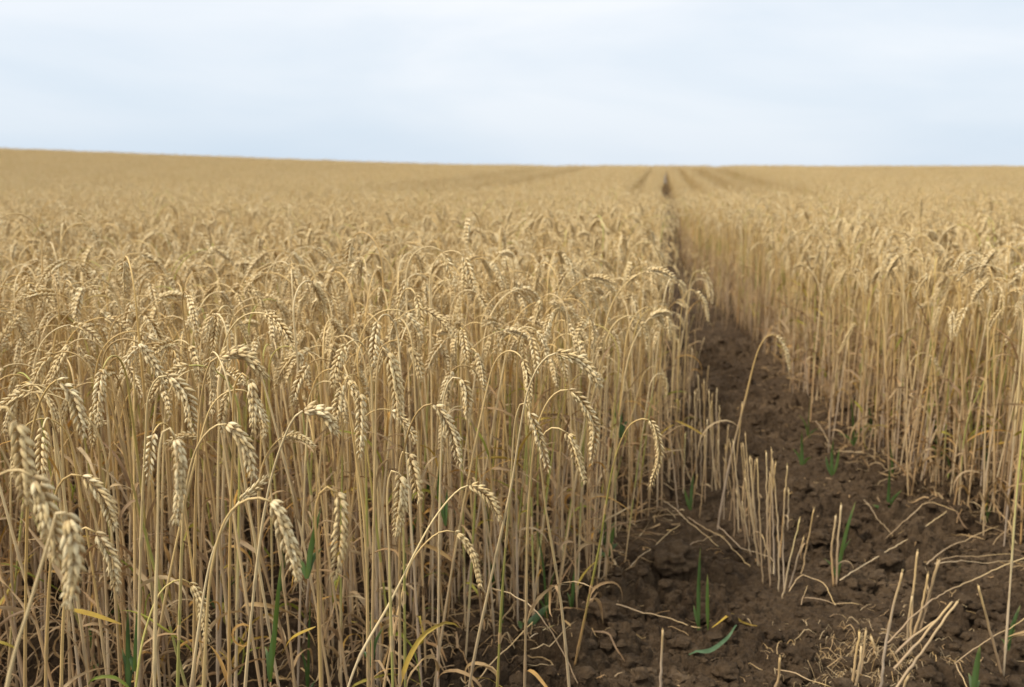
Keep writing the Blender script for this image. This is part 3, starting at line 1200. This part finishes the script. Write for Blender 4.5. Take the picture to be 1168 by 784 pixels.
ROW = [((866, 636), (851, 492)), ((871, 658), (861, 514)), ((879, 662), (870, 516)), ((878, 641), (875, 518)), ((889, 668), (878, 519)), ((884, 650), (882, 521)),
       ((872, 634), (886, 528)), ((889, 640), (892, 540)), ((899, 592), (901, 563)), ((893, 676), (910, 587)), ((900, 664), (911, 600)), ((913, 655), (920, 580)),
       ((856, 604), (845, 508)), ((850, 612), (841, 520)), ((843, 600), (836, 505)), ((862, 610), (857, 530)), ((838, 606), (830, 500)), ((847, 590), (852, 520)),
       ((868, 604), (866, 540)), ((875, 612), (879, 548)), ((858, 588), (862, 535)), ((832, 588), (843, 462)), ((826, 580), (833, 490))]
rr = random.Random(91)
for _ in range(9):
    t = rr.random() ** .8
    bx, by = 900 - 66 * t + rr.gauss(0, 6), 672 - 92 * t + rr.gauss(0, 8)
    ROW.append(((bx, by), (bx - rr.uniform(-4, 12), by - rr.uniform(35, 118))))
for bp, tp in ROW:
    stubble(bp, tp)
ROW2 = [((800, 545), (797, 433)), ((806, 540), (805, 438)), ((812, 552), (809, 455)), ((818, 556), (813, 454)), ((822, 548), (820, 471)), ((804, 566), (806, 470)),
        ((796, 556), (792, 445)), ((810, 530), (812, 448)), ((816, 536), (822, 478)), ((790, 570), (786, 480)), ((798, 580), (801, 500)), ((826, 560), (826, 505))]
for bp, tp in ROW2:
    stubble(bp, tp, 'tall cut wheat stalk against the foot of the crop where the track narrows', 'stubble at the foot of the crop')
rng = random.Random(44)
for k in range(100):
    y = rng.uniform(2.95, 6.3)
    x = left_edge(y) + rng.uniform(.0, .10 + .14 * min(1, (6.3 - y) / 2))
    h = rng.uniform(.12, .36) * (1 - .3 * (x - left_edge(y)) / .2)
    z = gz(x, y) - .006
    B = np.array([x, y, z])
    T = B + np.array([rng.gauss(0, .12) * h, rng.gauss(0, .12) * h, h])
    straw_obj('cut_stalk', [B, (B + T) / 2 + np.array([rng.gauss(0, .005), 0, 0]), T], .0024, .002, 'low cut wheat stalk in the ragged strip stepping down from crop to track', 'cut stalk', 'ragged cut strip', rng, rng.uniform(.05, .5))
for k, (bp, tp, lab) in enumerate([
    ((881, 786), (886, 757), 'stub of a cut stalk alone in the soil before the stubble row'),
    ((951, 664), (958, 587), 'pale cut stalk standing beside a green blade in the middle of the track'),
    ((954, 664), (962, 590), 'thinner of two cut stalks beside the green blade in the track'),
    ((753, 790), (751, 706), 'square-topped cut stalk upright on soil, meeting a lying straw'),
    ((968, 790), (971, 732), 'pale thick stub at the edge of the straw heap'),
    ((974, 792), (974, 752), 'short pale stub beside the thick stub in the straw heap'),
    ((980, 766), (981, 710), 'upright grey stub behind the straw heap'),
    ((996, 748), (997, 728), 'tiny stub between the straw heap and the leaning stalks'),
    ((1033, 792), (1034, 763), 'stub poking out under the leaning cut stalks'),
    ((1145, 754), (1118, 660), 'brown cut stalk leaning back toward the crop across the track'),
]):
    stubble(bp, tp, lab, 'cut stalks', r=.0028)
for k, (bp, tp, lab, dy) in enumerate([
    ((1004, 786), (1031, 671), 'longest pinkish stalk of the leaning cut tuft on the soil', 0),
    ((1039, 726), (1048, 633), 'brownish upright stalk in the leaning cut tuft', 0),
    ((1036, 728), (1032, 686), 'short stalk at the back of the leaning cut tuft', 0),
    ((1045, 714), (1059, 620), 'topmost grey stalk of the leaning cut tuft', 0),
    ((1043, 716), (1057, 660), 'pale split stalk inside the leaning cut tuft', 0),
    ((1050, 705), (1069, 647), 'tan stalk on the track-crop side of the leaning cut tuft', 0),
    ((1014, 786), (1085, 703), 'thick grey stalk lying over at the foot of the cut tuft', .05),
    ((1011, 763), (1091, 677), 'brown stalk lying over behind the thick grey stalk', .06),
    ((1014, 748), (1065, 706), 'short grey stalk lying over in the cut tuft', .03),
]):
    stubble(bp, tp, lab, 'leaning cut tuft', r=.0029, dy=dy, grey=(.1, .35, .4, .55, .2, .15, .55, .4, .5)[k])


def lying(pxs, label, r=.0016, grey=.1, lift=0.012, group=None):
    rng = random.Random(int(pxs[0][0] * 31 + pxs[0][1]))
    C = []
    for q in pxs:
        px, py = q[:2]
        h = q[2] if len(q) > 2 else lift
        p = at_ground(px, py, h)
        p[2] = h
        C.append(p)
    straw_obj('loose_straw', C, r * .85, r * .7, label, 'straw', group or 'loose straws on the soil', rng, max(.05, grey), True)


lying([(958, 662), (1010, 632), (1079, 586, .06)], 'long orange straw slanting from the green blade in the track', .0018, 0)
lying([(1012, 734, .03), (1060, 690, .07), (1117, 659, .08), (1172, 638, .10)], 'long pale straw bridging from the cut tuft to the crop', .0021, .2)
lying([(1089, 757), (1130, 731, .04), (1176, 702, .07)], 'pale thin straw with a kink near the stocky green blade', .0015, 0)
lying([(1089, 757), (1096, 772), (1106, 792)], 'short orange straw ending at the kinked pale straw', .0015, .1)
lying([(1057, 644), (1090, 622, .03), (1137, 603, .05)], 'tan straw lying behind the cut tuft', .0018, .1)
lying([(1068, 639), (1110, 636), (1156, 634)], 'thin level straw lying behind the long pale straw', .0012, .2)
lying([(1066, 643), (1120, 643), (1165, 643)], 'brownish level straw beside the thin level straw', .0012, .3)
lying([(676, 689), (712, 694), (748, 704), (798, 718)], 'pale straw lying across the soil below the big clod', .0018, .05)
lying([(664, 790, .02), (640, 744, .1), (612, 700, .18), (588, 681, .2), (563, 675, .18)], 'bright thin straw arching from the stand down to the soil', .0014, 0)
lying([(717, 649), (744, 626, .02), (774, 601, .05)], 'thin straw leaning on the soil bank by the crop edge', .0014, .3)
lying([(545, 776, .01), (575, 745, .05), (606, 714, .09)], 'pale straw slanting up among the stand front stems', .0015, .05)
lying([(604, 728), (618, 722), (630, 716)], 'short white straw piece on dark soil by the stand front', .0013, 0)
lying([(757, 572), (790, 600, .03), (818, 625, .01)], 'curved straw running down from the crop to the stubble', .0015, .1)
lying([(818, 600), (845, 625), (880, 640), (882, 655)], 'bent straw weaving through the stubble row', .0015, .1)
lying([(822, 612), (838, 630), (855, 647)], 'rusty straw lying at the near side of the stubble', .0013, .3)
lying([(915, 682), (945, 688), (980, 692)], 'level straw lying beyond the stubble row', .0014, .25)
lying([(900, 675), (916, 658, .03), (935, 664, .03), (952, 690)], 'broken straw bent like a roof at the stubble end', .0014, .15)
lying([(885, 764), (915, 774), (945, 786)], 'straw lying beside the lone stub', .0014, .15)
lying([(914, 690), (917, 680), (920, 672)], 'tiny straw bit on the soil past the stubble', .0011, .1)
lying([(784, 590), (806, 606), (824, 612)], 'pale straw lying at the crop foot above the big clod', .0014, .1)
lying([(770, 633, .04), (790, 622, .05), (812, 614)], 'grey bowed straw above the big clod', .0013, .4)
lying([(985, 570), (1005, 598), (1018, 612)], 'grey straw on soil by the crop across the track', .0013, .4)
lying([(930, 480), (945, 505), (952, 520)], 'pale straw leaning at the crop foot across the track', .0018, .1)
lying([(1010, 615), (1040, 590, .09), (1060, 575, .11), (1090, 583, .1)], 'bent golden straw arched at the foot of the crop across the track', .0016, .0)

# straw heap by the stubs: tangled scraps, not countable
g = Geo()
rng = random.Random(5)
for k in range(340):
    c = at_ground(rng.gauss(990, 48), rng.gauss(752, 22))
    a = rng.uniform(0, 6.28)
    L = rng.uniform(.015, .075)
    n = 6
    aa = a + np.cumsum([rng.uniform(-.3, .3) for _ in range(n)])
    P = np.stack([c[0] + np.cumsum(np.cos(aa)) * L / n, c[1] + np.cumsum(np.sin(aa)) * L / n, np.zeros(n)], -1)
    P[:, 2] = ground_z(P[:, 0], P[:, 1]) + .002 + np.abs(np.sin(np.linspace(0, 3.1, n))) * rng.uniform(0, .018)
    ribbon(g, P, np.ones(n), rng.uniform(.0008, .0022), rng.choice((.0, .38, .42, .4, .78)) + rng.uniform(0, .04), 0, rng.uniform(-2, 2), fl=1)
o = link('straw_scraps', g.mesh('straw_scraps', [M_LEAF]))
tag(o, 'tangled scraps of pale straw heaped around the stubs', 'straw scraps', kind='stuff')

# litter everywhere, thick under the crop
g = Geo()
rng = random.Random(6)
cnt = 0
for k in range(16000):
    x, y = rng.uniform(-1.6, 2.4), rng.uniform(1.25, 5.2)
    inl = y > front_y(x) - .1 and x < left_edge(y) + .05
    inr = x > right_edge(y) - .05 and y > 2.35
    if not in_view(x, y, .12) and rng.random() < .6:
        continue
    pr = .75 if inl or inr else .03
    if y > 3.3:
        pr *= .5
    if rng.random() > pr:
        continue
    cnt += 1
    a = rng.uniform(0, 6.28)
    L = rng.uniform(.03, .15) if (inl or inr) else rng.uniform(.015, .06)
    n = 8
    aa = a + np.cumsum([rng.uniform(-.28, .28) for _ in range(n)])
    P = np.stack([x + np.cumsum(np.cos(aa)) * L / n, y + np.cumsum(np.sin(aa)) * L / n, np.zeros(n)], -1)
    zz = ground_z(P[:, 0], P[:, 1])
    P[:, 2] = zz.max() * .5 + zz * .5 + .002 + np.sin(np.linspace(0, rng.uniform(1.5, 3.1), n)) * (.035 * rng.random() ** 2 if inl or inr else rng.uniform(0, .01))
    if rng.random() < .6:
        f = np.linspace(0, 1, n)
        ribbon(g, P, np.minimum(1, .4 + 3 * f) * (1.02 - f) ** .5, rng.uniform(.002, .008), rng.uniform(0, .84), rng.uniform(-.5, .5), rng.uniform(-3, 3), .4, fl=1)
    else:
        tube(g, P, rng.uniform(.0006, .0015), 4, rnd=rng.uniform(0, .84), cap=False, fl=1)
for k in range(1500):
    x, y = rng.uniform(-.2, 1.8), 1.8 + 3 * rng.random() ** 1.3
    if x < left_edge(y) - .1 or vnoise(x, y, .25, 88) < rng.uniform(-.6, .7):
        continue
    a, L = rng.uniform(0, 6.28), rng.uniform(.006, .035)
    P = np.array([[x, y, 0], [x + math.cos(a) * L / 2, y + math.sin(a) * L / 2, 0], [x + math.cos(a + .4) * L, y + math.sin(a + .4) * L, 0]])
    P[:, 2] = ground_z(P[:, 0], P[:, 1]).max() * .6 + .4 * ground_z(P[:, 0], P[:, 1]) + .002
    if rng.random() < .5:
        tube(g, P, rng.uniform(.0004, .0009), 3, rnd=rng.uniform(0, .84), cap=False, fl=1)
    else:
        ribbon(g, P, np.ones(3), rng.uniform(.0015, .004), rng.uniform(0, .84), 0, rng.uniform(-1, 1), fl=1)
o = link('straw_litter', g.mesh('straw_litter', [M_LEAF]))
tag(o, 'dry leaf and straw litter strewn on the soil under the crop', 'litter', kind='stuff')


def shoot(label, blades, mat=None, group='green blades', w=.007, base_y=None):
    """blades: pixel polylines from the base upward"""
    bx, by = blades[0][0]
    B = at_ground(bx, by) if base_y is None else at_y(bx, by, base_y)
    B[2] = max(B[2], gz(B[0], B[1]) - .005)
    root = bpy.data.objects.new('green_shoot', None)
    root.empty_display_size = .03
    COL.objects.link(root)
    root.location = B
    tag(root, label, 'green shoot', group)
    rng = random.Random(int(bx * 17 + by))
    if len(blades) == 1:
        (ax, ay), (cx, cy) = blades[0][0], blades[0][-1]
        k1, k2, k3 = rng.uniform(-.35, .35), rng.uniform(.35, .6), rng.uniform(.2, .35)
        L = ay - cy
        blades = list(blades) + [[(ax, ay), (ax + k1 * L * .3, ay - L * k2 * .6), (ax + k1 * L, ay - L * k2)], [(ax, ay), (ax - k1 * L * .4, ay - L * k3 * .7), (ax - k1 * L, ay - L * k3)]]
    for pl in blades:
        C = [at_y(px, py, B[1] + .012 * q) for q, (px, py) in enumerate(pl)]
        P = resample(catmull(C, 8), .012) - B
        n = len(P)
        f = np.linspace(0, 1, n)
        W = np.minimum(1, .55 + 1.5 * f) * (1 - f ** 3) ** .7 + .03
        g = Geo()
        ribbon(g, P, W, w * rng.uniform(.85, 1.1), rng.random(), rng.uniform(-.5, .5), rng.uniform(-.8, 1.2), .35)
        link('leaf', g.mesh('leaf', [mat or M_GREEN]), root)
    return root


shoot('pair of dark green blades growing from bare soil before the stubble', [[(797, 721), (797, 680), (799, 624)], [(808, 719), (807, 690), (807, 655)], [(798, 718), (794, 704), (791, 690)]], w=.0085)
shoot('green blade beside the two pale cut stalks in the track', [[(955, 660), (960, 630), (967, 600), (976, 572)]], w=.009)
shoot('small upright blade in the track beyond the stubble row', [[(915, 534), (915, 512), (915, 490)]], w=.011)
shoot('fresh green tuft at the foot of the crop across the track', [[(949, 543), (949, 522), (951, 500)], [(950, 543), (955, 528), (957, 512)], [(949, 543), (944, 530), (942, 520)]], w=.01)
shoot('bluish green blade at the crop corner across the track', [[(1012, 592), (1014, 565), (1015, 530)]], w=.012)
shoot('stocky bright green blade beside the kinked pale straw', [[(1111, 790), (1114, 765), (1118, 736)]], w=.013)
shoot('dark blade at the foot of the green-footed stalk', [[(1150, 742), (1155, 715), (1164, 690)]], w=.009)
shoot('green blade standing at the crop edge above the big clod', [[(788, 582), (789, 560), (791, 540)], [(787, 582), (783, 566), (780, 556)]], w=.01)
shoot('broad green blade at the foot of the crop edge', [[(693, 636), (696, 620), (701, 598)]], w=.014)
shoot('green leaf spreading low from the stand front over soil', [[(597, 718), (612, 704), (626, 690)]], w=.016)
shoot('tall dark green blade under the lowest front ear', [[(146, 790), (146, 740), (146, 692)]], w=.008, base_y=1.5)
shoot('leaning green blade beside the tall dark green blade', [[(153, 766), (157, 715), (161, 670)]], w=.008, base_y=1.5)
shoot('long green blade amid stems below the long low arch', [[(308, 778), (314, 710), (321, 640)]], w=.009, base_y=1.45)
shoot('bright green blade bending behind the plump upright-hung ear', [[(350, 660), (354, 630), (362, 596), (366, 580)]], w=.01, base_y=1.5)
shoot('dark green blade at the foot of the stem leaning over the gap', [[(424, 760), (424, 715), (426, 678)]], w=.007, base_y=1.6)
shoot('yellow-green blade in the dense stems under the wide arch', [[(508, 600), (500, 560), (505, 520)]], w=.007, base_y=1.8)
shoot('slim green blade deep in the crop near its edge', [[(708, 500), (707, 470), (710, 440)]], w=.012, base_y=2.6)

rr = random.Random(17)
n_ = 0
while n_ < 26:
    inr = n_ % 3 == 2
    y = rr.uniform(2.5, 3.9) if inr else rr.uniform(1.5, 3.0)
    x = right_edge(y) + rr.uniform(-.08, .3) if inr else rr.uniform(-1.0, left_edge(y))
    if not in_view(x, y) or (not inr and y < front_y(x)):
        continue
    z = gz(x, y)
    pr = np.array([0, CP * 1.0, -SP])
    d = np.array([x, y, z - CAM_H])
    dep = d[1] * CP - d[2] * SP
    px, py = 584 + FPX * x / dep, 392 - FPX * (d[1] * SP + d[2] * CP) / dep
    h = rr.uniform(.10, .28) * FPX / dep
    k_ = rr.uniform(-.2, .2)
    shoot('young green blade growing among the stems ' + ('at the foot of the crop across the track' if inr else 'of the crowded stand'), [[(px, py), (px + k_ * h * .3, py - h * .55), (px + k_ * h, py - h)]],
          None, 'young green blades among the stems ' + ('across the track' if inr else 'of the stand'), rr.uniform(.005, .009), y)
    n_ += 1

# two leaves lying on the soil
for nm, lab, cat, pxs, wdt, mt in (
        ('fallen_leaf', 'pale green leaf lying flat on the bare soil', 'leaf', [(786, 747), (805, 745), (824, 735), (840, 722)], .012, M_PALE),
        ('fallen_leaf', 'yellow leaf lying on the soil at the foot of the green pair', 'leaf', [(812, 722), (832, 717), (850, 710), (864, 707)], .008, M_YEL),
        ('fallen_leaf', 'curled brown leaf on the soil beside the lone stem', 'leaf', [(672, 737), (690, 733), (702, 742), (713, 760)], .006, M_LEAF),
        ('fallen_leaf', 'orange-brown leaf slanting at the front of the crop', 'leaf', [(628, 690), (638, 668), (655, 638)], .011, M_LEAF),
        ('fallen_leaf', 'yellow leaf pointing over the track from the crop edge', 'leaf', [(770, 480), (788, 488), (803, 497)], .012, M_YEL),
        ('fallen_leaf', 'amber leaf hanging across the dark gap below the lowest front ear', 'leaf', [(78, 695), (108, 702), (138, 712)], .010, M_YEL),
        ('fallen_leaf', 'amber bent leaf on litter between the front ears', 'leaf', [(322, 745), (334, 728), (360, 715)], .010, M_YEL)):
    lift = .012
    if pxs[0][1] < 500:
        C = [at_y(px, py, 2.9) for px, py in pxs]
    elif pxs[0][0] < 400:
        C = [at_y(px, py, 1.35) for px, py in pxs]
    elif pxs[0][1] == 690:
        C = [at_y(px, py, 2.1) for px, py in pxs]
    else:
        C = []
        for px, py in pxs:
            p = at_ground(px, py, lift)
            p[2] = gz(p[0], p[1]) + .008
            C.append(p)
    P = resample(catmull(C, 8), .008)
    if C[0][2] < .06:
        P = settle(P, .012)
    base = P[0].copy()
    n = len(P)
    f = np.linspace(0, 1, n)
    g = Geo()
    ribbon(g, P - base, np.minimum(1, .3 + 3 * f) * (1.02 - f) ** .5, wdt, .6, 0.1, .6, .3, fl=1, side=np.array([.3, 1, .1]))
    tag(link(nm, g.mesh(nm, [mt]), None, base), lab, cat)


def clod_mesh(geo, c, r, seed, sub):
    V0, F0 = ICO[sub]
    out = []
    for v in V0:
        p = Vector(v)
        k = 1 + .5 * mnoise.noise(p * 1.3 + Vector((seed, 0, 0))) + .34 * mnoise.noise(p * 3.1 + Vector((0, seed, 0))) + .10 * mnoise.noise(p * 7 + Vector((0, 0, seed)))
        out.append((p.x * k, p.y * k, p.z * k * .72))
    V = np.array(out) * r
    geo.add(rotz(V, seed * 1.7) + np.asarray(c), F0, np.zeros((len(V), 3)))


def ico(sub):
    import bmesh
    bm = bmesh.new()
    bmesh.ops.create_icosphere(bm, subdivisions=sub, radius=1)
    V = [tuple(v.co) for v in bm.verts]
    F = np.array([[v.index for v in f.verts] for f in bm.faces])
    bm.free()
    return V, F


ICO = {k: ico(k) for k in (1, 2, 4)}
CLODS = [((770, 655), .052, 'largest soil clod, round and cracked, below the crop edge'), ((737, 632), .022, 'small clod resting behind the largest clod'),
         ((805, 640), .022, 'dark clod between the largest clod and the stubble'), ((705, 668), .026, 'flattish clod at the near side of the crop edge'),
         ((690, 712), .03, 'clod under the lying pale straw'), ((720, 760), .024, 'clod beside the square-topped cut stalk'), ((830, 768), .026, 'rough clod before the pale green leaf'),
         ((935, 610), .028, 'clod in the middle of the track'), ((1010, 640), .03, 'clod under the long orange straw'), ((985, 660), .024, 'clod beside the orange straw'),
         ((1090, 700), .028, 'clod under the long pale straw'), ((1120, 770), .03, 'clod beside the stocky green blade'), ((1060, 765), .024, 'clod at the foot of the leaning cut tuft'),
         ((930, 720), .022, 'clod lying on the smooth soil beyond the lone stub'), ((870, 470), .035, 'clod in the narrow part of the track'), ((915, 560), .026, 'clod behind the stubble row')]
for k, (px, r, lab) in enumerate(CLODS):
    c = at_ground(*px)
    c[2] = gz(c[0], c[1]) + r * .3
    g = Geo()
    clod_mesh(g, (0, 0, 0), r, k * 3.7 + 1, 4)
    tag(link('soil_clod', g.mesh('soil_clod', [M_SOIL]), None, c), lab, 'soil clod', 'soil clods')
g = Geo()
rng = random.Random(8)
for k in range(7500):
    x, y = rng.uniform(-.5, 1.7), 1.75 + 4 * rng.random() ** 1.6
    if x < left_edge(y) - .25:
        continue
    r = .0025 + .017 * rng.random() ** 3.2
    clod_mesh(g, (x, y, gz(x, y) + r * .25), r, k * .37, 2 if r > .006 else 1)
o = link('soil_crumbs', g.mesh('soil_crumbs', [M_SOIL], False))
tag(o, 'loose brown soil crumbs scattered over the bare track', 'soil crumbs', kind='stuff')

# ------------------------------------------------------------------ render settings
scene.view_settings.view_transform = 'Standard'
scene.view_settings.look = 'None'
scene.view_settings.exposure = 0.40
scene.view_settings.gamma = 1.0
scene.cycles.use_denoising = True
scene.cycles.max_bounces = 6
scene.cycles.diffuse_bounces = 4
scene.cycles.transmission_bounces = 4
scene.cycles.glossy_bounces = 2
scene.cycles.caustics_reflective = False
scene.cycles.caustics_refractive = False
